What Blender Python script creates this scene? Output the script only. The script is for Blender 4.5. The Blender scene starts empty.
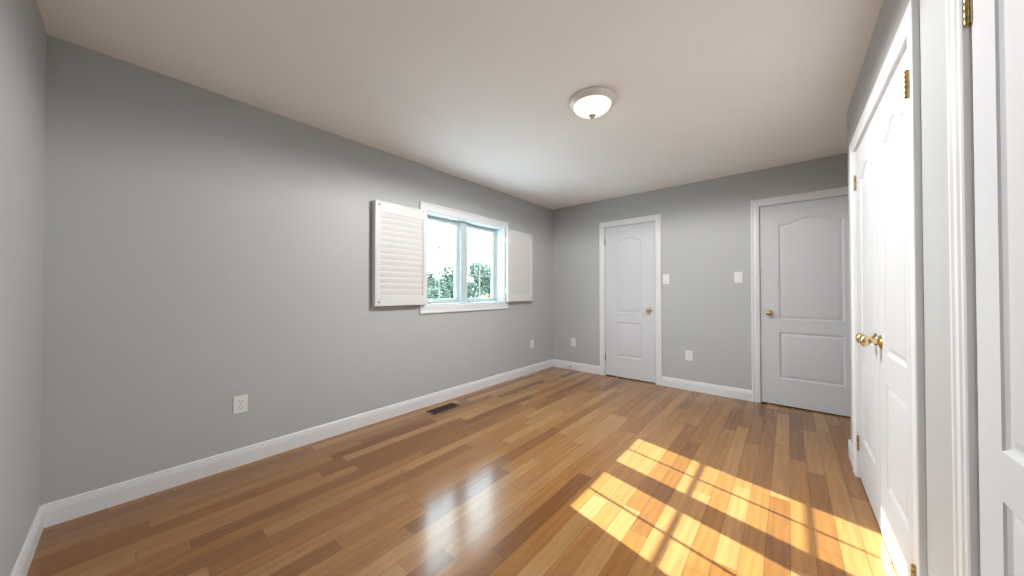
import bpy, bmesh, math, random
from math import sin, cos, pi, radians, sqrt, atan2
from mathutils import Vector, Matrix
random.seed(7)
C = bpy.context.scene.collection
scene = bpy.context.scene

# ------------------------------------------------------------------ camera
cam_d = bpy.data.cameras.new('camera'); cam = bpy.data.objects.new('camera', cam_d); C.objects.link(cam)
cam_d.sensor_fit = 'HORIZONTAL'; cam_d.sensor_width = 36.0
cam_d.lens = 36.0 * 325.0 / 1024.0
cam_d.clip_start = 0.02; cam_d.clip_end = 400
cam.location = (0, 0, 1.16)
cam.rotation_euler = (pi/2 + atan2(3.6, 325), 0, atan2(276, 325))
scene.camera = cam

# ------------------------------------------------------------------ world, sun, exposure
scene.view_settings.view_transform = 'Standard'
scene.view_settings.look = 'None'
scene.view_settings.exposure = 0.68
scene.view_settings.gamma = 1.0
scene.view_settings.use_curve_mapping = False
W = bpy.data.worlds.new('sky'); scene.world = W; W.use_nodes = True
nt = W.node_tree; nt.nodes.clear()
wo = nt.nodes.new('ShaderNodeOutputWorld'); bg = nt.nodes.new('ShaderNodeBackground')
sky = nt.nodes.new('ShaderNodeTexSky'); sky.sky_type = 'NISHITA'; sky.sun_disc = False
sky.sun_elevation = radians(28); sky.sun_rotation = radians(-79); sky.dust_density = 3.0
mixw = nt.nodes.new('ShaderNodeMix'); mixw.data_type = 'RGBA'
mixw.inputs['Factor'].default_value = 0.93
sc_ = nt.nodes.new('ShaderNodeVectorMath'); sc_.operation = 'SCALE'; sc_.inputs['Scale'].default_value = 0.35
nt.links.new(sky.outputs[0], sc_.inputs[0]); nt.links.new(sc_.outputs[0], mixw.inputs['A'])
mixw.inputs['B'].default_value = (0.88, 0.97, 1.06, 1)
SKY = 5.5
bg.inputs['Strength'].default_value = SKY
nt.links.new(mixw.outputs['Result'], bg.inputs['Color']); nt.links.new(bg.outputs[0], wo.inputs[0])

SUN_DIR = Vector((1.0, -0.222, -0.545)).normalized()      # the way the sunlight travels
sl = bpy.data.lights.new('sun', 'SUN'); sl.energy = 20.0; sl.color = (0.95, 0.98, 1.06); sl.angle = radians(0.3)
so = bpy.data.objects.new('sun', sl); C.objects.link(so)
so.rotation_euler = SUN_DIR.to_track_quat('-Z', 'Y').to_euler(); so.location = (-20, 4, 12)
LAMP_EMIT = 0.5
LAMP_W = 96.0

# ------------------------------------------------------------------ materials
def new_mat(name):
    m = bpy.data.materials.new(name); m.use_nodes = True
    return m, m.node_tree, m.node_tree.nodes['Principled BSDF']
def mat(name, col, rough=0.5, metal=0.0, bump=0.0, bscale=200.0, var=0.0, vscale=3.0, coat=0.0, spec=None):
    m, t, b = new_mat(name)
    b.inputs['Base Color'].default_value = (*col, 1); b.inputs['Roughness'].default_value = rough
    b.inputs['Metallic'].default_value = metal; b.inputs['Coat Weight'].default_value = coat
    if spec is not None: b.inputs['Specular IOR Level'].default_value = spec
    tc = t.nodes.new('ShaderNodeTexCoord')
    if var:
        n = t.nodes.new('ShaderNodeTexNoise'); n.inputs['Scale'].default_value = vscale; n.inputs['Detail'].default_value = 4
        r = t.nodes.new('ShaderNodeValToRGB')
        r.color_ramp.elements[0].color = (*[c*(1-var) for c in col], 1); r.color_ramp.elements[1].color = (*[min(1, c*(1+var)) for c in col], 1)
        r.color_ramp.elements[0].position = 0.3; r.color_ramp.elements[1].position = 0.7
        t.links.new(tc.outputs['Object'], n.inputs['Vector']); t.links.new(n.outputs['Fac'], r.inputs[0]); t.links.new(r.outputs[0], b.inputs['Base Color'])
    if bump:
        n = t.nodes.new('ShaderNodeTexNoise'); n.inputs['Scale'].default_value = bscale; n.inputs['Detail'].default_value = 3
        bp = t.nodes.new('ShaderNodeBump'); bp.inputs['Strength'].default_value = bump; bp.inputs['Distance'].default_value = 0.001
        t.links.new(tc.outputs['Object'], n.inputs['Vector']); t.links.new(n.outputs['Fac'], bp.inputs['Height']); t.links.new(bp.outputs[0], b.inputs['Normal'])
    return m
M = {}
M['wall'] = mat('grey_wall_paint', (0.48, 0.498, 0.505), 0.55, bump=0.25, bscale=260, var=0.012, vscale=1.5)
M['ceiling'] = mat('ceiling_paint', (0.93, 0.925, 0.925), 0.9, bump=0.5, bscale=160, var=0.01, vscale=2)
M['trim'] = mat('white_trim_paint', (0.76, 0.775, 0.80), 0.38, bump=0.06, bscale=60)
M['door'] = mat('white_door_paint', (0.645, 0.665, 0.70), 0.55, spec=0.2, bump=0.10, bscale=90)
M['shutter'] = mat('white_shutter_paint', (0.70, 0.70, 0.70), 0.42, bump=0.04, bscale=80)
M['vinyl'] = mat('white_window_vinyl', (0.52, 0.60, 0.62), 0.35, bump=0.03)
M['plate'] = mat('white_plastic', (0.82, 0.82, 0.82), 0.3, bump=0.02)
M['slot'] = mat('dark_slot', (0.03, 0.03, 0.03), 0.6, bump=0.05)
M['brass'] = mat('polished_brass', (0.80, 0.65, 0.38), 0.16, metal=1.0, var=0.06, vscale=30)
M['agedbrass'] = mat('aged_brass', (0.48, 0.36, 0.17), 0.30, metal=1.0, var=0.25, vscale=60)
M['nickel'] = mat('brushed_nickel', (0.52, 0.50, 0.47), 0.34, metal=0.85, var=0.05, vscale=40)
M['satin'] = mat('satin_white_metal', (0.74, 0.72, 0.69), 0.42, metal=0.25, var=0.02, vscale=30)
M['steel'] = mat('grey_steel', (0.32, 0.31, 0.29), 0.4, metal=0.9, var=0.05, vscale=60)
M['vent'] = mat('dark_brown_enamel', (0.060, 0.026, 0.012), 0.35, var=0.15, vscale=50)
M['ventdark'] = mat('black_duct', (0.008, 0.006, 0.005), 0.8, bump=0.05)
M['rubber'] = mat('white_rubber', (0.7, 0.7, 0.68), 0.6, bump=0.05)
M['grass'] = mat('lawn', (0.022, 0.035, 0.013), 0.9, var=0.4, vscale=0.4)
M['bark'] = mat('bark', (0.12, 0.085, 0.06), 0.9, var=0.3, vscale=4)
M['leafA'] = mat('green_leaves', (0.10, 0.14, 0.10), 0.7, var=0.35, vscale=1.2)
M['leafB'] = mat('yellow_leaves', (0.25, 0.20, 0.11), 0.7, var=0.35, vscale=1.2)
M['leafC'] = mat('grey_green_leaves', (0.11, 0.14, 0.12), 0.7, var=0.3, vscale=1.2)

# frosted glass bowl of the lamp, lit from inside
m, t, b = new_mat('lit_frosted_glass'); M['bowl'] = m
b.inputs['Base Color'].default_value = (0.9, 0.88, 0.84, 1); b.inputs['Roughness'].default_value = 0.3
b.inputs['Emission Color'].default_value = (1.0, 0.93, 0.84, 1); b.inputs['Emission Strength'].default_value = LAMP_EMIT
tc = t.nodes.new('ShaderNodeTexCoord'); n = t.nodes.new('ShaderNodeTexNoise'); n.inputs['Scale'].default_value = 9
mr = t.nodes.new('ShaderNodeMapRange'); mr.inputs['To Min'].default_value = LAMP_EMIT*0.92; mr.inputs['To Max'].default_value = LAMP_EMIT*1.08
t.links.new(tc.outputs['Object'], n.inputs['Vector']); t.links.new(n.outputs['Fac'], mr.inputs['Value']); t.links.new(mr.outputs[0], b.inputs['Emission Strength'])

# thin window glass: mostly clear, a little mirror
m, t, b = new_mat('window_glass'); M['glass'] = m
t.nodes.remove(b)
tr = t.nodes.new('ShaderNodeBsdfTransparent'); tr.inputs[0].default_value = (0.86, 0.93, 0.925, 1)
gl = t.nodes.new('ShaderNodeBsdfGlossy'); gl.inputs['Roughness'].default_value = 0.02
lw = t.nodes.new('ShaderNodeLayerWeight'); lw.inputs['Blend'].default_value = 0.5
fr = t.nodes.new('ShaderNodeMath'); fr.operation = 'POWER'; fr.inputs[1].default_value = 5.0; t.links.new(lw.outputs['Facing'], fr.inputs[0])
mx = t.nodes.new('ShaderNodeMixShader'); out = t.nodes['Material Output']
t.links.new(fr.outputs[0], mx.inputs[0]); t.links.new(tr.outputs[0], mx.inputs[1]); t.links.new(gl.outputs[0], mx.inputs[2]); t.links.new(mx.outputs[0], out.inputs[0])

# hardwood floor: strips along Y, random lengths and tones
m, t, b = new_mat('hardwood_floor'); M['floor'] = m
N = t.nodes; L = t.links
def math_(op, a, bb=None, c=None):
    n = N.new('ShaderNodeMath'); n.operation = op
    for i, v in enumerate((a, bb, c)):
        if v is None: continue
        if isinstance(v, (int, float)): n.inputs[i].default_value = v
        else: L.new(v, n.inputs[i])
    return n.outputs[0]
tc = N.new('ShaderNodeTexCoord'); sp = N.new('ShaderNodeSeparateXYZ'); L.new(tc.outputs['Object'], sp.inputs[0])
PW = 0.0855
xr = math_('DIVIDE', sp.outputs['X'], PW); row = math_('FLOOR', xr); fx = math_('FRACT', xr)
wn = N.new('ShaderNodeTexWhiteNoise'); wn.noise_dimensions = '1D'; L.new(row, wn.inputs['W'])
wn2 = N.new('ShaderNodeTexWhiteNoise'); wn2.noise_dimensions = '1D'; L.new(math_('ADD', row, 37.3), wn2.inputs['W'])
length = math_('MULTIPLY_ADD', wn.outputs['Value'], 0.80, 0.70)
yy = math_('ADD', sp.outputs['Y'], math_('MULTIPLY', wn2.outputs['Value'], 7.0))
yr = math_('DIVIDE', math_('ADD', yy, 20.0), length); col_i = math_('FLOOR', yr); fy = math_('FRACT', yr)
cmb = N.new('ShaderNodeCombineXYZ'); L.new(row, cmb.inputs[0]); L.new(col_i, cmb.inputs[1])
wc = N.new('ShaderNodeTexWhiteNoise'); wc.noise_dimensions = '3D'; L.new(cmb.outputs[0], wc.inputs['Vector'])
rp = N.new('ShaderNodeValToRGB'); L.new(wc.outputs['Value'], rp.inputs[0])
els = rp.color_ramp.elements
els[0].position = 0.0; els[0].color = (0.190, 0.074, 0.017, 1)
els[1].position = 1.0; els[1].color = (0.39, 0.215, 0.080, 1)
for p, c in ((0.12, (0.225, 0.090, 0.020)), (0.40, (0.300, 0.130, 0.031)), (0.80, (0.345, 0.170, 0.053))):
    e = els.new(p); e.color = (*c, 1)
# grain
mp = N.new('ShaderNodeMapping'); mp.inputs['Scale'].default_value = (55, 2.2, 1)
off = N.new('ShaderNodeVectorMath'); off.operation = 'ADD'; L.new(tc.outputs['Object'], off.inputs[0])
sc2 = N.new('ShaderNodeVectorMath'); sc2.operation = 'SCALE'; sc2.inputs['Scale'].default_value = 13.0; L.new(wc.outputs['Color'], sc2.inputs[0]); L.new(sc2.outputs[0], off.inputs[1])
L.new(off.outputs[0], mp.inputs[0])
g = N.new('ShaderNodeTexNoise'); g.inputs['Scale'].default_value = 1.0; g.inputs['Detail'].default_value = 6; g.inputs['Roughness'].default_value = 0.62; g.inputs['Distortion'].default_value = 0.6
L.new(mp.outputs[0], g.inputs['Vector'])
mp2 = N.new('ShaderNodeMapping'); mp2.inputs['Scale'].default_value = (14, 1.6, 1); L.new(off.outputs[0], mp2.inputs[0])
g2 = N.new('ShaderNodeTexNoise'); g2.inputs['Scale'].default_value = 1.0; g2.inputs['Detail'].default_value = 3; g2.inputs['Distortion'].default_value = 1.6; L.new(mp2.outputs[0], g2.inputs['Vector'])
fg = N.new('ShaderNodeTexWave'); fg.wave_type = 'BANDS'; fg.bands_direction = 'X'; fg.inputs['Scale'].default_value = 5.0; fg.inputs['Distortion'].default_value = 7.0; fg.inputs['Detail'].default_value = 2.5; fg.inputs['Detail Scale'].default_value = 1.2
mp3 = N.new('ShaderNodeMapping'); mp3.inputs['Scale'].default_value = (1.6, 0.45, 1); L.new(off.outputs[0], mp3.inputs[0]); L.new(mp3.outputs[0], fg.inputs['Vector'])
mp4 = N.new('ShaderNodeMapping'); mp4.inputs['Scale'].default_value = (9, 34, 1); mp4.inputs['Rotation'].default_value = (0, 0, 0.35); L.new(off.outputs[0], mp4.inputs[0])
tg = N.new('ShaderNodeTexNoise'); tg.inputs['Scale'].default_value = 1.0; tg.inputs['Detail'].default_value = 2; tg.inputs['Distortion'].default_value = 0.8; L.new(mp4.outputs[0], tg.inputs['Vector'])
some = N.new('ShaderNodeMapRange'); some.inputs['From Min'].default_value = 0.55; some.inputs['From Max'].default_value = 0.95; some.inputs['To Max'].default_value = 0.30
sepc = N.new('ShaderNodeSeparateColor'); L.new(wc.outputs['Color'], sepc.inputs[0]); L.new(sepc.outputs[1], some.inputs['Value'])     # only some boards are figured
tiger = math_('MULTIPLY', math_('SUBTRACT', tg.outputs['Fac'], 0.5), some.outputs[0])
gv = math_('ADD', tiger, math_('ADD', math_('MULTIPLY_ADD', g.outputs['Fac'], 0.34, 0.76), math_('MULTIPLY', fg.outputs['Fac'], 0.12)))
gv2 = math_('MULTIPLY_ADD', g2.outputs['Fac'], 0.50, 0.75)
# gaps
ex = math_('MULTIPLY', math_('MINIMUM', fx, math_('SUBTRACT', 1.0, fx)), PW)
ey = math_('MULTIPLY', math_('MINIMUM', fy, math_('SUBTRACT', 1.0, fy)), length)
ed = math_('MINIMUM', ex, ey)
gap = N.new('ShaderNodeMapRange'); gap.interpolation_type = 'SMOOTHSTEP'; gap.inputs['From Min'].default_value = 0.0006; gap.inputs['From Max'].default_value = 0.0020
gap.inputs['To Min'].default_value = 0.5; gap.inputs['To Max'].default_value = 1.0; L.new(ed, gap.inputs['Value'])
tot = math_('MULTIPLY', math_('MULTIPLY', gv, gv2), gap.outputs[0])
vm = N.new('ShaderNodeVectorMath'); vm.operation = 'SCALE'; L.new(rp.outputs[0], vm.inputs[0]); L.new(tot, vm.inputs['Scale'])
L.new(vm.outputs[0], b.inputs['Base Color'])
b.inputs['Roughness'].default_value = 0.17; b.inputs['Specular IOR Level'].default_value = 0.85
wv = N.new('ShaderNodeTexNoise'); wv.inputs['Scale'].default_value = 6.0; L.new(off.outputs[0], wv.inputs['Vector'])
hh = math_('ADD', math_('MULTIPLY', gap.outputs[0], 0.6), math_('MULTIPLY', wv.outputs['Fac'], 0.25))
bp = N.new('ShaderNodeBump'); bp.inputs['Strength'].default_value = 0.2; bp.inputs['Distance'].default_value = 0.0012
L.new(hh, bp.inputs['Height']); L.new(bp.outputs[0], b.inputs['Normal'])

# ------------------------------------------------------------------ mesh helpers
def bx(bm, x0, x1, y0, y1, z0, z1, bev=0.0):
    r = bmesh.ops.create_cube(bm, size=1.0)
    for v in r['verts']:
        v.co = Vector((x0 + (v.co.x+.5)*(x1-x0), y0 + (v.co.y+.5)*(y1-y0), z0 + (v.co.z+.5)*(z1-z0)))
    if bev:
        es = list({e for v in r['verts'] for e in v.link_edges})
        bmesh.ops.bevel(bm, geom=es, offset=bev, segments=2, affect='EDGES', profile=0.5)
def lathe(bm, prof, seg=40, mtx=None, cap=True):
    """prof: list of (radius, height along +Z)"""
    rings = []
    for r, z in prof:
        if r < 1e-6: rings.append([bm.verts.new((0, 0, z))])
        else: rings.append([bm.verts.new((r*cos(2*pi*i/seg), r*sin(2*pi*i/seg), z)) for i in range(seg)])
    for a, c in zip(rings, rings[1:]):
        for i in range(seg):
            j = (i+1) % seg
            if len(a) == 1 and len(c) == 1: continue
            if len(a) == 1: bm.faces.new((a[0], c[j], c[i]))
            elif len(c) == 1: bm.faces.new((a[i], a[j], c[0]))
            else: bm.faces.new((a[i], a[j], c[j], c[i]))
    if cap:
        for rg in (rings[0], rings[-1]):
            if len(rg) > 1: bm.faces.new(rg)
    if mtx is not None:
        for rg in rings:
            for v in rg: v.co = mtx @ v.co
OUT = Matrix.Rotation(pi/2, 4, 'X')            # +Z of a lathe turned to -Y (out of a wall)
def at(x, y, z, rot=None): return Matrix.Translation((x, y, z)) @ (rot if rot is not None else Matrix.Identity(4))
def obj(name, bm, m, parent=None, loc=None, rotz=0.0, smooth=False, angle=40):
    bmesh.ops.recalc_face_normals(bm, faces=bm.faces)
    me = bpy.data.meshes.new(name); bm.to_mesh(me); bm.free()
    if smooth:
        for p in me.polygons: p.use_smooth = True
        me.set_sharp_from_angle(angle=radians(angle))
    me.materials.append(m)
    o = bpy.data.objects.new(name, me); C.objects.link(o)
    if parent is not None: o.parent = parent
    if loc is not None: o.location = loc
    o.rotation_euler = (0, 0, rotz)
    return o
def tag(o, label=None, cat=None, group=None, kind=None):
    if label: o['label'] = label
    if cat: o['category'] = cat
    if group: o['group'] = group
    if kind: o['kind'] = kind
    return o
def thing(name, loc, rotz=0.0, **k):
    o = bpy.data.objects.new(name, None); C.objects.link(o); o.location = loc; o.rotation_euler = (0, 0, rotz)
    o.empty_display_size = 0.1
    return tag(o, **k)
def copy_tree(o, parent=None):
    c = o.copy(); C.objects.link(c); c.parent = parent
    for ch in list(o.children): copy_tree(ch, c)
    return c
def BM(): return bmesh.new()
LEFT, BACK, RIGHT, NEAR = pi/2, 0.0, -pi/2, pi     # turn of things fixed to each wall: local x runs along it, -y comes out of it

# room
XL, XR, YB, YN, H = -2.80, 0.33, 4.28, -0.275, 2.44
YC = 3.30            # outer corner where the closet wall stops
XE = 0.95            # side of the entry nook beside the far door
T = 0.15
NI = 0.05            # depth of the niches the doors sit in
# window opening in the left wall
WY0, WY1, WZ0, WZ1 = 1.95, 3.12, 1.02, 1.98

# ---- shell
b_ = BM(); bx(b_, XL-T, XE+T, YN-T, YB+T, -0.12, 0)
tag(obj('floor', b_, M['floor']), 'glossy honey brown hardwood strip floor', 'floor', kind='structure')
b_ = BM(); bx(b_, XL-T, XE+T, YN-T, YB+T, H, H+0.12)
tag(obj('ceiling', b_, M['ceiling']), 'plain white painted ceiling', 'ceiling', kind='structure')
b_ = BM()
bx(b_, XL-T, XL, YN-T, WY0, 0, H); bx(b_, XL-T, XL, WY1, YB, 0, H); bx(b_, XL-T, XL, WY0, WY1, 0, WZ0); bx(b_, XL-T, XL, WY0, WY1, WZ1, H)
tag(obj('wall_left', b_, M['wall']), 'long grey painted wall with the window and shutters', 'wall', kind='structure')

def niche_wall(bm, axis, c, sgn, u0, u1, holes, thick):
    """front layer NI thick with door holes, solid layer behind; axis 'x': wall runs along x at y=c; sgn = way into the wall"""
    def bb(ua, ub, w0, w1, z0, z1):
        a, d = sorted((c+sgn*w0, c+sgn*w1))
        if axis == 'x': bx(bm, ua, ub, a, d, z0, z1)
        else: bx(bm, a, d, ua, ub, z0, z1)
    u = u0
    for h0, h1, hz in sorted(holes):
        bb(u, h0, 0, NI, 0, H); bb(h0, h1, 0, NI, hz, H); u = h1
    bb(u, u1, 0, NI, 0, H); bb(u0, u1, NI, thick, 0, H)
D1 = (-1.942, -1.268); D2 = (-0.226, 0.560)
D3 = (1.715, 2.960); D4 = (0.470, 1.272)
DZ = 2.055
b_ = BM(); niche_wall(b_, 'x', YB, +1, XL-T, XE+T, [(*D1, DZ), (*D2, DZ)], T)
tag(obj('wall_back', b_, M['wall']), 'grey painted far wall with two white doors', 'wall', kind='structure')
b_ = BM(); niche_wall(b_, 'y', XR, +1, YN-T, YC, [(*D3, DZ-0.01), (*D4, DZ-0.01)], XE-XR+T)
tag(obj('wall_right', b_, M['wall']), 'grey painted wall around the closet doors', 'wall', kind='structure')
b_ = BM(); bx(b_, XE, XE+T, YC, YB, 0, H)
tag(obj('wall_entry', b_, M['wall']), 'grey side wall of the recess beside the far right door', 'wall', kind='structure')
b_ = BM(); bx(b_, XL, XR, YN-T, YN, 0, H)
tag(obj('wall_near', b_, M['wall']), 'pale grey wall at the left edge of the view', 'wall', kind='structure')

# ---- profiles swept round openings
def sweep(bm, path, prof, closed=False):
    """path: (u,v) corners in the wall plane, prof: (outward offset, height out of wall). local x=u, z=v, -y out"""
    n = len(path); rings = []
    for i in range(n):
        p = Vector(path[i])
        if closed: a, c = Vector(path[i-1]), Vector(path[(i+1) % n])
        else: a = Vector(path[i-1]) if i > 0 else None; c = Vector(path[i+1]) if i < n-1 else None
        nr = []
        for s, e in ((a, p), (p, c)):
            if s is None or e is None: continue
            d = (e-s).normalized(); nr.append(Vector((-d.y, d.x)))
        mnr = nr[0] if len(nr) == 1 else (nr[0]+nr[1]) / (1 + nr[0].dot(nr[1]))
        rings.append([bm.verts.new((p.x+mnr.x*o, -h, p.y+mnr.y*o)) for o, h in prof])
    for i in range(n if closed else n-1):
        A, B = rings[i], rings[(i+1) % n]
        for k in range(len(prof)-1): bm.faces.new((A[k], A[k+1], B[k+1], B[k]))
    if not closed:
        bm.faces.new(rings[0]); bm.faces.new(rings[-1])
CW = 0.072
CASE = [(0, -0.004), (0, 0.011), (0.004, 0.014), (0.016, 0.014), (0.021, 0.0175), (0.030, 0.0165), (0.050, 0.0155), (0.055, 0.019), (0.066, 0.0195), (0.071, 0.017), (CW, 0.015), (CW, -0.004)]

def base_prof(bm, p0, p1, h=0.113):
    """baseboard with a moulded top from p0 to p1 (x,y); room is to the left of the run"""
    p0, p1 = Vector(p0), Vector(p1); d = (p1-p0).normalized(); nn = Vector((-d.y, d.x))
    pr = [(-0.003, 0), (0.013, 0), (0.013, h*0.70), (0.0115, h*0.73), (0.0115, h*0.80), (0.009, h*0.86), (0.008, h*0.95), (0.004, h), (-0.003, h)]
    A = [bm.verts.new((p0.x+nn.x*o, p0.y+nn.y*o, z)) for o, z in pr]; B = [bm.verts.new((p1.x+nn.x*o, p1.y+nn.y*o, z)) for o, z in pr]
    k = len(pr)
    for i in range(k): bm.faces.new((A[i], A[(i+1) % k], B[(i+1) % k], B[i]))
    bm.faces.new(A); bm.faces.new(B)
b_ = BM(); base_prof(b_, (XL, YB), (XL, YN)); tag(obj('baseboard_left', b_, M['trim']), 'white moulded baseboard along the long window wall', 'baseboard', kind='structure')
b_ = BM(); base_prof(b_, (D1[0]-CW, YB), (XL, YB)); base_prof(b_, (D2[0]-CW, YB), (D1[1]+CW, YB)); base_prof(b_, (XE, YB), (D2[1]+CW, YB))
tag(obj('baseboard_back', b_, M['trim']), 'white baseboard along the far wall between the doors', 'baseboard', kind='structure')
b_ = BM(); base_prof(b_, (XL, YN), (XR, YN)); tag(obj('baseboard_near', b_, M['trim']), 'white baseboard at the lower left edge of the view', 'baseboard', kind='structure')
b_ = BM(); base_prof(b_, (XR, D3[1]+CW), (XR, YC+0.013)); base_prof(b_, (XR-0.013, YC), (XE, YC)); base_prof(b_, (XR, D4[1]+CW), (XR, D3[0]-CW+0.012)); base_prof(b_, (XR, YN), (XR, D4[0]-CW))
tag(obj('baseboard_right', b_, M['trim']), 'white baseboard ending at the corner by the closet', 'baseboard', kind='structure')
b_ = BM(); base_prof(b_, (XE, YC), (XE, YB)); tag(obj('baseboard_entry', b_, M['trim']), 'white baseboard inside the recess by the far right door', 'baseboard', kind='structure')

# ---- doors
def panel_door(bm, w, h, th=0.035, arch=0.055, m=0.145, gaps=None):
    """two panel door, cambered top panel. local x 0..w, z 0..h, front at y=0, back y=th"""
    gz = gaps or (0.265, 0.735, 0.865, h-0.205)
    x0, x1 = m, w-m; n = 24
    xs = [x0+(x1-x0)*i/n for i in range(n+1)]
    def top(i):
        s = abs(2*i/n-1)
        return gz[3] + arch*(0.5+0.5*cos(pi*min(1, s/0.92)))
    lo = [(xs[i], gz[0]) for i in range(n+1)], [(xs[i], gz[1]) for i in range(n+1)]
    up = [(xs[i], gz[2]) for i in range(n+1)], [(xs[i], top(i)) for i in range(n+1)]
    def quad(*p): bm.faces.new([bm.verts.new((a, 0, c)) for a, c in p])
    quad((0, 0), (x0, 0), (x0, h), (0, h)); quad((x1, 0), (w, 0), (w, h), (x1, h))
    for i in range(n):
        a, c = xs[i], xs[i+1]
        quad((a, 0), (c, 0), (c, gz[0]), (a, gz[0])); quad((a, gz[1]), (c, gz[1]), (c, gz[2]), (a, gz[2]))
        quad((a, top(i)), (c, top(i+1)), (c, h), (a, h))
    for bot, tp in (lo, up):
        k = 2*(n+1); xm = (x0+x1)/2; hw = (x1-x0)/2
        prev = None
        for o, dpt in ((0, 0), (0.003, 0.004), (0.010, 0.0085), (0.016, 0.0095), (0.022, 0.008), (0.034, 0.003), (0.040, 0.002)):
            f_ = (hw-o)/hw
            ring = [bm.verts.new((xm+(p[0]-xm)*f_, dpt, p[1]+o)) for p in bot] + [bm.verts.new((xm+(p[0]-xm)*f_, dpt, p[1]-o)) for p in reversed(tp)]
            if prev:
                for i in range(k): bm.faces.new((prev[i], prev[(i+1) % k], ring[(i+1) % k], ring[i]))
            prev = ring
        for i in range(n): bm.faces.new((prev[i], prev[i+1], prev[k-2-i], prev[k-1-i]))
    bmesh.ops.remove_doubles(bm, verts=bm.verts, dist=0.00002)
    V = [bm.verts.new(p) for p in ((0, 0, 0), (w, 0, 0), (w, 0, h), (0, 0, h), (0, th, 0), (w, th, 0), (w, th, h), (0, th, h))]
    for f in ((4, 5, 6, 7), (0, 1, 5, 4), (1, 2, 6, 5), (2, 3, 7, 6), (3, 0, 4, 7)): bm.faces.new([V[i] for i in f])

def knob_set(parent, x, z, y=0.0, m='brass'):
    b_ = BM(); lathe(b_, [(0.0, 0), (0.031, 0), (0.032, 0.003), (0.027, 0.008), (0.016, 0.012), (0.012, 0.016), (0, 0.016)], 32, at(x, y, z, OUT), cap=False)
    ro = obj('knob_plate', b_, M[m], parent, smooth=True)
    b_ = BM(); lathe(b_, [(0.0, 0.012), (0.011, 0.012), (0.010, 0.030), (0.013, 0.036), (0.022, 0.042), (0.0275, 0.051), (0.0275, 0.058), (0.023, 0.066), (0.014, 0.071), (0, 0.0725)], 32, at(x, y, z, OUT), cap=False)
    return obj('door_knob', b_, M[m], parent, smooth=True)
def hinge(parent, x, z, y=0.0, m='agedbrass', hh=0.088, r=0.0055):
    b_ = BM(); k = 5; s = hh/k
    for i in range(k):
        z0 = z - hh/2 + i*s
        lathe(b_, [(0, z0+0.0006), (r*0.85, z0+0.0006), (r, z0+0.002), (r, z0+s-0.002), (r*0.85, z0+s-0.0006), (0, z0+s-0.0006)], 16, at(x, y-r*0.8, 0), cap=False)
    lathe(b_, [(0, z+hh/2), (r*0.6, z+hh/2), (r*0.75, z+hh/2+0.003), (0, z+hh/2+0.006)], 12, at(x, y-r*0.8, 0), cap=False)
    lathe(b_, [(0, z-hh/2-0.006), (r*0.75, z-hh/2-0.003), (r*0.6, z-hh/2), (0, z-hh/2)], 12, at(x, y-r*0.8, 0), cap=False)
    bx(b_, x-0.008, x+0.008, y-0.002, y+0.0005, z-hh/2, z+hh/2)
    return obj('hinge', b_, M[m], parent, smooth=True)
def door(name, label, loc, rotz, w, hz, leaves, knobs, hinges, gaps=None, kmat='brass', hmat='agedbrass', depth=0.010, arch=0.055, m=0.145, bottom=0.012):
    t_ = thing(name, loc, rotz, label=label, cat='door', kind='structure')
    b_ = BM(); sweep(b_, [(w, 0), (w, hz), (0, hz), (0, 0)][::-1], CASE)
    obj('door_casing', b_, M['trim'], t_, smooth=True, angle=25)
    b_ = BM(); j = 0.004           # jamb lining with a stop
    bx(b_, 0, j, 0.0, NI, 0, hz); bx(b_, w-j, w, 0.0, NI, 0, hz); bx(b_, j, w-j, 0.0, NI, hz-j, hz)
    obj('door_jamb', b_, M['trim'], t_)
    lw = (w-2*j-0.004)/leaves
    for i in range(leaves):
        b_ = BM(); x0 = j+0.002+i*lw
        panel_door(b_, lw-0.003, hz-j-0.003-bottom, th=NI-depth-0.001, arch=arch, m=m, gaps=gaps)
        lf = obj('door_leaf', b_, M['door'], t_, loc=(x0, depth, bottom), smooth=True, angle=20)
        for kx, kz in knobs[i]: knob_set(lf, kx-x0, kz-bottom, 0.0, kmat)
        for hx, hz_ in hinges[i]: hinge(lf, hx-x0, hz_-bottom, -depth*0.9 if hx < w else -0.0205, hmat)
    return t_
d1 = door('door_1', 'narrow white two panel door left on the far wall', (D1[0], YB, 0), BACK, D1[1]-D1[0], DZ, 1,
     [[(0.593, 0.928)]], [[(0.004, 1.85), (0.004, 0.255)]], hmat='steel', m=0.170, arch=0.038)
d2 = door('door_2', 'wider white two panel door at the right end of the far wall', (D2[0], YB, 0), BACK, D2[1]-D2[0], DZ, 1,
     [[(0.075, 0.940)]], [[]], m=0.150)
w3 = D3[1]-D3[0]
d3 = door('door_3', 'pair of white closet doors with brass knobs', (XR, D3[1], 0), RIGHT, w3, DZ-0.01, 2,
     [[(w3/2-0.055, 0.925)], [(w3/2+0.055, 0.925)]], [[(0.003, 1.845), (0.003, 0.215)], [(w3+0.034, 1.855), (w3+0.034, 0.215)]], m=0.135, depth=0.002)
w4 = D4[1]-D4[0]
d4 = door('door_4', 'white panelled door at the right edge of the view', (XR, D4[1], 0), RIGHT, w4, DZ-0.01, 1,
     [[(w4-0.065, 0.925)]], [[(0.004, 1.83), (0.004, 0.215)]], m=0.108, depth=0.001, gaps=(0.255, 0.720, 0.822, 1.835))
# latch plates in the jambs of the far doors
for dd, lx, lz in ((d1, D1[1]-D1[0]-0.003, 0.928), (d2, 0.003, 0.940)):
    b_ = BM(); bx(b_, lx-0.003, lx+0.003, 0.002, 0.009, lz-0.028, lz+0.028, 0.0008); obj('strike_plate', b_, M['agedbrass'], dd)

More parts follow.
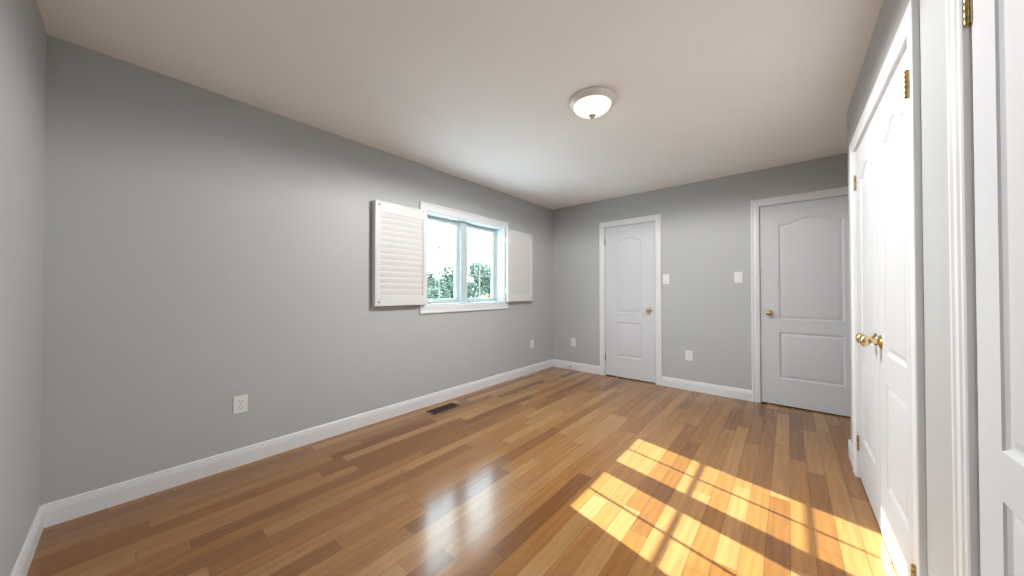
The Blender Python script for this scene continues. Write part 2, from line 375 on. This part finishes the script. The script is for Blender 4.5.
# ---- window (local x along the wall from WY0, -y into the room)
ww = WY1-WY0; GY = 0.15                      # glass lies 15 cm behind the wall face
win = thing('window_1', (XL, WY0, 0), LEFT, label='white double casement window between open shutters', cat='window', kind='structure')
b_ = BM(); sweep(b_, [(0, WZ0), (0, WZ1), (ww, WZ1), (ww, WZ0)], [(0, -0.003), (0, 0.014), (0.006, 0.018), (0.060, 0.018), (0.066, 0.022), (0.078, 0.022), (0.083, 0.018), (0.083, -0.003)], closed=True)
obj('window_casing', b_, M['trim'], win, smooth=True, angle=25)
b_ = BM(); j = 0.006
bx(b_, 0, j, 0, GY-0.02, WZ0, WZ1); bx(b_, ww-j, ww, 0, GY-0.02, WZ0, WZ1); bx(b_, j, ww-j, 0, GY-0.02, WZ1-j, WZ1)
obj('window_jamb', b_, M['vinyl'], win)
b_ = BM(); bx(b_, 0, ww, -0.002, GY-0.02, WZ0, WZ0+0.012, 0.002); obj('window_sill', b_, M['vinyl'], win)
b_ = BM()                                     # outer frame and mullion post
f0 = GY-0.035; f1 = GY+0.03
bx(b_, 0, 0.016, f0, f1, WZ0, WZ1); bx(b_, ww-0.016, ww, f0, f1, WZ0, WZ1); bx(b_, 0.016, ww-0.016, f0, f1, WZ1-0.014, WZ1); bx(b_, 0.016, ww-0.016, f0, f1, WZ0, WZ0+0.022)
bx(b_, ww/2-0.050, ww/2+0.050, f0-0.030, f1, WZ0+0.01, WZ1-0.01, 0.003)
obj('window_frame', b_, M['vinyl'], win)
for i, (s0, s1) in enumerate(((0.012, ww/2-0.046), (ww/2+0.046, ww-0.012))):
    z0, z1 = WZ0+0.018, WZ1-0.010; r = 0.042
    b_ = BM(); a0, a1 = GY-0.022, GY+0.018
    bx(b_, s0, s0+r, a0, a1, z0, z1, 0.002); bx(b_, s1-r, s1, a0, a1, z0, z1, 0.002); bx(b_, s0+r, s1-r, a0+0.001, a1-0.001, z1-r, z1, 0.002); bx(b_, s0+r, s1-r, a0+0.001, a1-0.001, z0, z0+r, 0.002)
    sash = obj('window_sash', b_, M['vinyl'], win)
    g0, g1, h0, h1 = s0+r, s1-r, z0+r, z1-r
    b_ = BM(); bx(b_, g0-0.004, g1+0.004, GY-0.002, GY+0.002, h0-0.004, h1+0.004); obj('window_pane', b_, M['glass'], sash)
    b_ = BM(); q = 0.0085
    bx(b_, (g0+g1)/2-q, (g0+g1)/2+q, GY-0.007, GY-0.003, h0, h1)
    for k in (1, 2): zz = h0+(h1-h0)*k/3; bx(b_, g0, g1, GY-0.008, GY-0.003, zz-q, zz+q)
    obj('muntin_bars', b_, M['vinyl'], sash)
    # crank: base, arm and knob
    cx_ = s0+0.085 if i == 0 else s0+0.03
    b_ = BM(); bx(b_, cx_-0.03, cx_+0.03, GY-0.062, GY-0.034, WZ0+0.012, WZ0+0.030, 0.004)
    bx(b_, cx_-0.012, cx_+0.070, GY-0.075, GY-0.063, WZ0+0.026, WZ0+0.034, 0.003)
    lathe(b_, [(0, 0), (0.006, 0), (0.008, 0.008), (0.006, 0.016), (0, 0.018)], 16, at(cx_+0.064, GY-0.069, WZ0+0.030), cap=False)
    obj('crank_handle', b_, M['nickel'], win, smooth=True)

# ---- shutters: louvred panels folded back flat beside the window
def shutter(label, y0, w, hinge_right):
    s = thing('plantation_shutter', (XL, y0, 1.032), LEFT, label=label, cat='shutter', group='louvred shutters beside the window')
    hgt = 0.930; yb, yf = -0.042, -0.068; st, rl = 0.048, 0.096
    b_ = BM()
    bx(b_, 0, st, yf, yb, 0, hgt, 0.0015); bx(b_, w-st, w, yf, yb, 0, hgt, 0.0015); bx(b_, st, w-st, yf, yb, 0, rl, 0.001); bx(b_, st, w-st, yf, yb, hgt-rl, hgt, 0.001)
    obj('shutter_frame', b_, M['shutter'], s)
    # second leaf folded flat behind the first
    r0, r1 = (0.0, w-0.068) if hinge_right else (0.080, w)
    b_ = BM(); bx(b_, r0, r0+st, -0.038, -0.012, 0, hgt, 0.0015); bx(b_, r1-st, r1, -0.038, -0.012, 0, hgt, 0.0015); bx(b_, r0+st, r1-st, -0.038, -0.012, 0, rl, 0.001); bx(b_, r0+st, r1-st, -0.038, -0.012, hgt-rl, hgt, 0.001)
    bx(b_, r0+st, r1-st, -0.029, -0.022, rl, hgt-rl)
    obj('rear_leaf', b_, M['shutter'], s)
    n = 14; ph = (hgt-2*rl)/n
    for i in range(n):
        zc = rl+ph*(i+0.5); b_ = BM(); pts = []
        for k in range(16):                       # oval blade section, closed, overlapping the next
            a = 2*pi*k/16; u = 0.031*cos(a); v = 0.0042*sin(a); t_ = radians(-81)
            pts.append((u*cos(t_)-v*sin(t_), u*sin(t_)+v*cos(t_)))
        A = [b_.verts.new((st+0.001, (yb+yf)/2+p, zc+q)) for p, q in pts]; B = [b_.verts.new((w-st-0.001, (yb+yf)/2+p, zc+q)) for p, q in pts]
        for k in range(16): b_.faces.new((A[k], A[(k+1) % 16], B[(k+1) % 16], B[k]))
        b_.faces.new(A); b_.faces.new(B)
        obj('louver', b_, M['shutter'], s, smooth=True)
    kx = w-0.035 if not hinge_right else 0.035
    for kz in (0.035, hgt-0.035):
        b_ = BM(); lathe(b_, [(0, 0), (0.009, 0), (0.009, 0.003), (0.006, 0.005), (0, 0.005)], 18, at(kx, yf, kz, OUT), cap=False)
        obj('magnet_catch', b_, M['steel'], s, smooth=True)
    # hinges between panel and casing
    hx = w-0.002 if hinge_right else 0.002
    for hz_ in (0.14, hgt-0.14):
        b_ = BM(); lathe(b_, [(0, 0), (0.004, 0), (0.004, 0.06), (0, 0.06)], 12, at(hx, yb+0.003, hz_-0.03), cap=False)
        bx(b_, hx-0.004, hx+0.004, yb, -0.021, hz_-0.03, hz_+0.03)
        obj('hinge', b_, M['shutter'], s)
shutter('open white louvred shutter to the left of the window', 1.381, 0.536, True)
shutter('open white louvred shutter to the right of the window', 3.135, 0.530, False)

# ---- outlets, switches
def plate_mesh(w=0.074, h=0.118):
    b_ = BM(); bx(b_, -w/2, w/2, -0.0055, 0, 0, h, 0.0022); return b_
def outlet():
    s = thing('wall_outlet', (0, 0, 0))
    obj('cover_plate', plate_mesh(), M['plate'], s)
    for zc in (0.039, 0.079):
        b_ = BM(); bx(b_, -0.0165, 0.0165, -0.0075, -0.005, zc-0.0145, zc+0.0145, 0.003)
        r = obj('receptacle', b_, M['plate'], s)
        b_ = BM()
        bx(b_, -0.0085, -0.0060, -0.0080, -0.0074, zc-0.001, zc+0.009); bx(b_, 0.0060, 0.0085, -0.0080, -0.0074, zc, zc+0.008)
        lathe(b_, [(0, 0), (0.0028, 0), (0.0028, 0.0006), (0, 0.0006)], 12, at(0, -0.0074, zc-0.0075, OUT), cap=False)
        obj('socket_slots', b_, M['slot'], r)
    b_ = BM(); lathe(b_, [(0, 0), (0.003, 0), (0.003, 0.0008), (0, 0.0012)], 12, at(0, -0.0055, 0.059, OUT), cap=False); obj('screw', b_, M['nickel'], s)
    return s
def switch():
    s = thing('light_switch', (0, 0, 0))
    obj('cover_plate', plate_mesh(), M['plate'], s)
    b_ = BM(); bx(b_, -0.0175, 0.0175, -0.0068, -0.005, 0.025, 0.093, 0.001); fr_ = obj('switch_frame', b_, M['plate'], s)
    b_ = BM()
    vs = [b_.verts.new(p) for p in ((-0.0155, -0.0065, 0.027), (0.0155, -0.0065, 0.027), (0.0155, -0.0065, 0.091), (-0.0155, -0.0065, 0.091),
                                  (-0.0155, -0.0115, 0.028), (0.0155, -0.0115, 0.028), (0.0155, -0.0075, 0.090), (-0.0155, -0.0075, 0.090), (-0.0155, -0.0082, 0.059), (0.0155, -0.0082, 0.059))]
    for f in ((0, 1, 5, 4), (2, 3, 7, 6), (4, 5, 9, 8), (8, 9, 6, 7), (0, 4, 8, 7, 3), (1, 2, 6, 9, 5), (0, 3, 2, 1)): b_.faces.new([vs[i] for i in f])
    obj('rocker', b_, M['plate'], s)
    for zc in (0.011, 0.107):
        b_ = BM(); lathe(b_, [(0, 0), (0.003, 0), (0.003, 0.0008), (0, 0.0012)], 12, at(0, -0.0055, zc, OUT), cap=False); obj('screw', b_, M['nickel'], s)
    return s
o0 = outlet(); s0_ = switch()
for i, (loc, rz, lab) in enumerate((((XL, 0.488, 0.347), LEFT, 'white duplex outlet low on the window wall, nearest the camera'),
                     ((XL, 3.740, 0.350), LEFT, 'small white outlet low on the window wall, right of the window'),
                     ((-2.436, YB, 0.348), BACK, 'white outlet on the far wall between the corner and the narrow door'),
                     ((-0.896, YB, 0.347), BACK, 'white outlet on the far wall between the two doors'))):
    o = o0 if i == 0 else copy_tree(o0)
    o.location = loc; o.rotation_euler = (0, 0, rz); tag(o, lab, 'outlet', 'wall outlets')
for i, (x, lab) in enumerate(((-1.143, 'white rocker switch just right of the narrow far door'), (-0.409, 'white rocker switch just left of the wider far door'))):
    o = s0_ if i == 0 else copy_tree(s0_)
    o.location = (x, YB, 1.255); tag(o, lab, 'light switch', 'wall light switches')

# ---- floor register
fv = thing('floor_vent', (-2.612, 2.030, 0), label='dark brown slotted metal floor vent by the window wall', cat='floor vent')
b_ = BM()
A = [(-0.067, -0.165), (0.067, -0.165), (0.067, 0.165), (-0.067, 0.165)]; Bp = [(-0.045, -0.143), (0.045, -0.143), (0.045, 0.143), (-0.045, 0.143)]
rg = [[b_.verts.new((x, y, 0.0003)) for x, y in A], [b_.verts.new((x*0.95, y*0.98, 0.005)) for x, y in A], [b_.verts.new((x, y, 0.005)) for x, y in Bp], [b_.verts.new((x, y, 0.0003)) for x, y in Bp]]
for a, c in zip(rg, rg[1:]):
    for i in range(4): b_.faces.new((a[i], a[(i+1) % 4], c[(i+1) % 4], c[i]))
obj('vent_frame', b_, M['vent'], fv)
b_ = BM(); bx(b_, -0.046, 0.046, -0.144, 0.144, 0.0002, 0.0008); obj('vent_duct', b_, M['ventdark'], fv)
b_ = BM()
for k in range(21): y = -0.130+0.013*k; bx(b_, -0.045, 0.045, y-0.0022, y+0.0022, 0.0008, 0.0042)
bx(b_, -0.003, 0.003, -0.143, 0.143, 0.0008, 0.0046); obj('vent_grille', b_, M['vent'], fv)

# ---- door stop on the far baseboard
ds = thing('door_stop', (-2.475, YB-0.013, 0.048), label='small metal spring door stop on the far baseboard near the corner', cat='door stop')
b_ = BM(); lathe(b_, [(0, 0), (0.011, 0), (0.011, 0.004), (0.006, 0.008), (0, 0.008)], 18, at(0, 0, 0, OUT), cap=False); obj('stop_base', b_, M['steel'], ds, smooth=True)
b_ = BM(); lathe(b_, [(0, 0.006)]+[(0.0052+0.0009*(i % 2), 0.006+0.0022*i) for i in range(25)]+[(0, 0.061)], 14, at(0, 0, 0, OUT), cap=False); obj('spring', b_, M['steel'], ds, smooth=True)
b_ = BM(); lathe(b_, [(0, 0.058), (0.008, 0.058), (0.009, 0.064), (0.008, 0.072), (0, 0.074)], 16, at(0, 0, 0, OUT), cap=False); obj('rubber_tip', b_, M['rubber'], ds, smooth=True)

# ---- ceiling lamp
cl = thing('ceiling_light', (-0.992, 1.998, H), label='round flush ceiling light with a glowing frosted glass bowl', cat='ceiling light')
b_ = BM(); lathe(b_, [(0, 0), (0.152, 0), (0.157, -0.003), (0.158, -0.010), (0.155, -0.016), (0.150, -0.021), (0.143, -0.030), (0.137, -0.036), (0.130, -0.039), (0.124, -0.037), (0.124, -0.028), (0, -0.028)], 64, cap=False)
obj('lamp_rim', b_, M['satin'], cl, smooth=True)
b_ = BM(); lathe(b_, [(0.1235*(1-(k/16)**1.9)**0.80 if k < 16 else 0, -0.033-0.072*k/16) for k in range(17)], 64, cap=False)
obj('glass_bowl', b_, M['bowl'], cl, smooth=True)
b_ = BM(); lathe(b_, [(0, -0.098), (0.021, -0.099), (0.023, -0.103), (0.019, -0.109), (0.012, -0.113), (0.012, -0.118), (0.007, -0.122), (0, -0.123)], 24, cap=False)
obj('finial', b_, M['nickel'], cl, smooth=True)
ld = bpy.data.lights.new('lamp_bulb', 'SPOT'); ld.energy = LAMP_W; ld.color = (1.0, 0.975, 0.945); ld.shadow_soft_size = 0.06; ld.spot_size = radians(180); ld.spot_blend = 0.22
lo = bpy.data.objects.new('lamp_bulb', ld); C.objects.link(lo); lo.parent = cl; lo.location = (0, 0, -0.135)

# ---- outside: lawn and trees seen through the glass (the room is upstairs)
b_ = BM(); bx(b_, -15, 6, -14, 16, -3.2, -2.99); tag(obj('bounce_slab', b_, mat('pale_bounce', (0.62, 0.62, 0.61), 0.85, var=0.08, vscale=0.8)), 'unseen pale slab added below the window to bounce daylight indoors', 'bounce_slab', kind='structure')  # out of view, added to throw daylight up through the window onto the ceiling
b_ = BM(); bx(b_, -90, 90, -90, 90, -3.3, -3.0); tag(obj('lawn', b_, M['grass']), 'green lawn outside below the window', 'lawn', kind='structure')
def tree(label, x, y, hgt, rad, m, seed, group='trees outside the window'):
    rnd = random.Random(seed)
    t_ = thing('garden_tree', (x, y, -3.0), label=label, cat='tree', group=group)
    b_ = BM(); th = hgt*0.55
    lathe(b_, [(0.22, -0.05), (0.17, th*0.3), (0.13, th*0.7), (0.07, th)], 12)
    for k in range(7):
        a = k*2.4; z0 = th*(0.45+0.07*k); ln = rad*0.8
        p0 = Vector((0, 0, z0)); p1 = Vector((cos(a)*ln*0.7, sin(a)*ln*0.7, z0+ln*0.7)); q_ = (p1-p0).to_track_quat('Z', 'Y').to_matrix().to_4x4()
        lathe(b_, [(0.07, 0), (0.02, (p1-p0).length)], 8, Matrix.Translation(p0) @ q_)
    obj('trunk', b_, M['bark'], t_, smooth=True)
    b_ = BM(); lobes = []
    for k in range(16):
        a = rnd.uniform(0, 2*pi); rr = rad*sqrt(rnd.random())*0.75; zc = rnd.uniform(0.36, 0.92)
        wd = 1-abs(zc-0.55)*1.1
        lobes.append((Vector((cos(a)*rr*wd, sin(a)*rr*wd, hgt*zc)), rad*rnd.uniform(0.28, 0.48)))
    for k in range(5200):
        c, r = rnd.choice(lobes); d = Vector((rnd.gauss(0, 1), rnd.gauss(0, 1), rnd.gauss(0, 1))).normalized()
        p = c+d*r*(0.55+0.5*rnd.random()); s = rnd.uniform(0.06, 0.15)
        u = Vector((rnd.gauss(0, 1), rnd.gauss(0, 1), rnd.gauss(0, 1))).normalized(); v = u.orthogonal().normalized()
        b_.faces.new([b_.verts.new(p+u*s), b_.verts.new(p+v*s*0.55), b_.verts.new(p-u*s), b_.verts.new(p-v*s*0.55)])
    obj('foliage', b_, m, t_)
def spot(px, dist):
    """a spot on the lawn in the direction of a view column through the window"""
    a = atan2(276, 325) - math.atan((px-512)/325.0); return -sin(a)*dist, cos(a)*dist
for i, (px, dist, hh_, rr_, mk, lab) in enumerate((
        (487, 27, 7.3, 2.0, 'leafA', 'tallest leafy green tree outside the right window sash'),
        (509, 36, 6.6, 2.2, 'leafC', 'grey green tree outside behind the right window jamb'),
        (462, 33, 6.2, 2.1, 'leafC', 'grey green tree outside behind the middle window post'),
        (445, 24, 5.8, 1.6, 'leafA', 'round green tree outside the left window sash'),
        (428, 39, 6.3, 2.3, 'leafC', 'grey green tree outside at the left edge of the window'),
        (487, 17, 4.0, 0.9, 'leafB', 'low yellow tree outside the right window sash'),
        (474, 22, 4.0, 1.2, 'leafC', 'low grey green tree outside right of the middle post'),
        (436, 20, 4.3, 1.3, 'leafA', 'low green tree outside the left window sash'))):
    x, y = spot(px, dist); tree(lab, x, y, hh_, rr_, M[mk], 100+i)
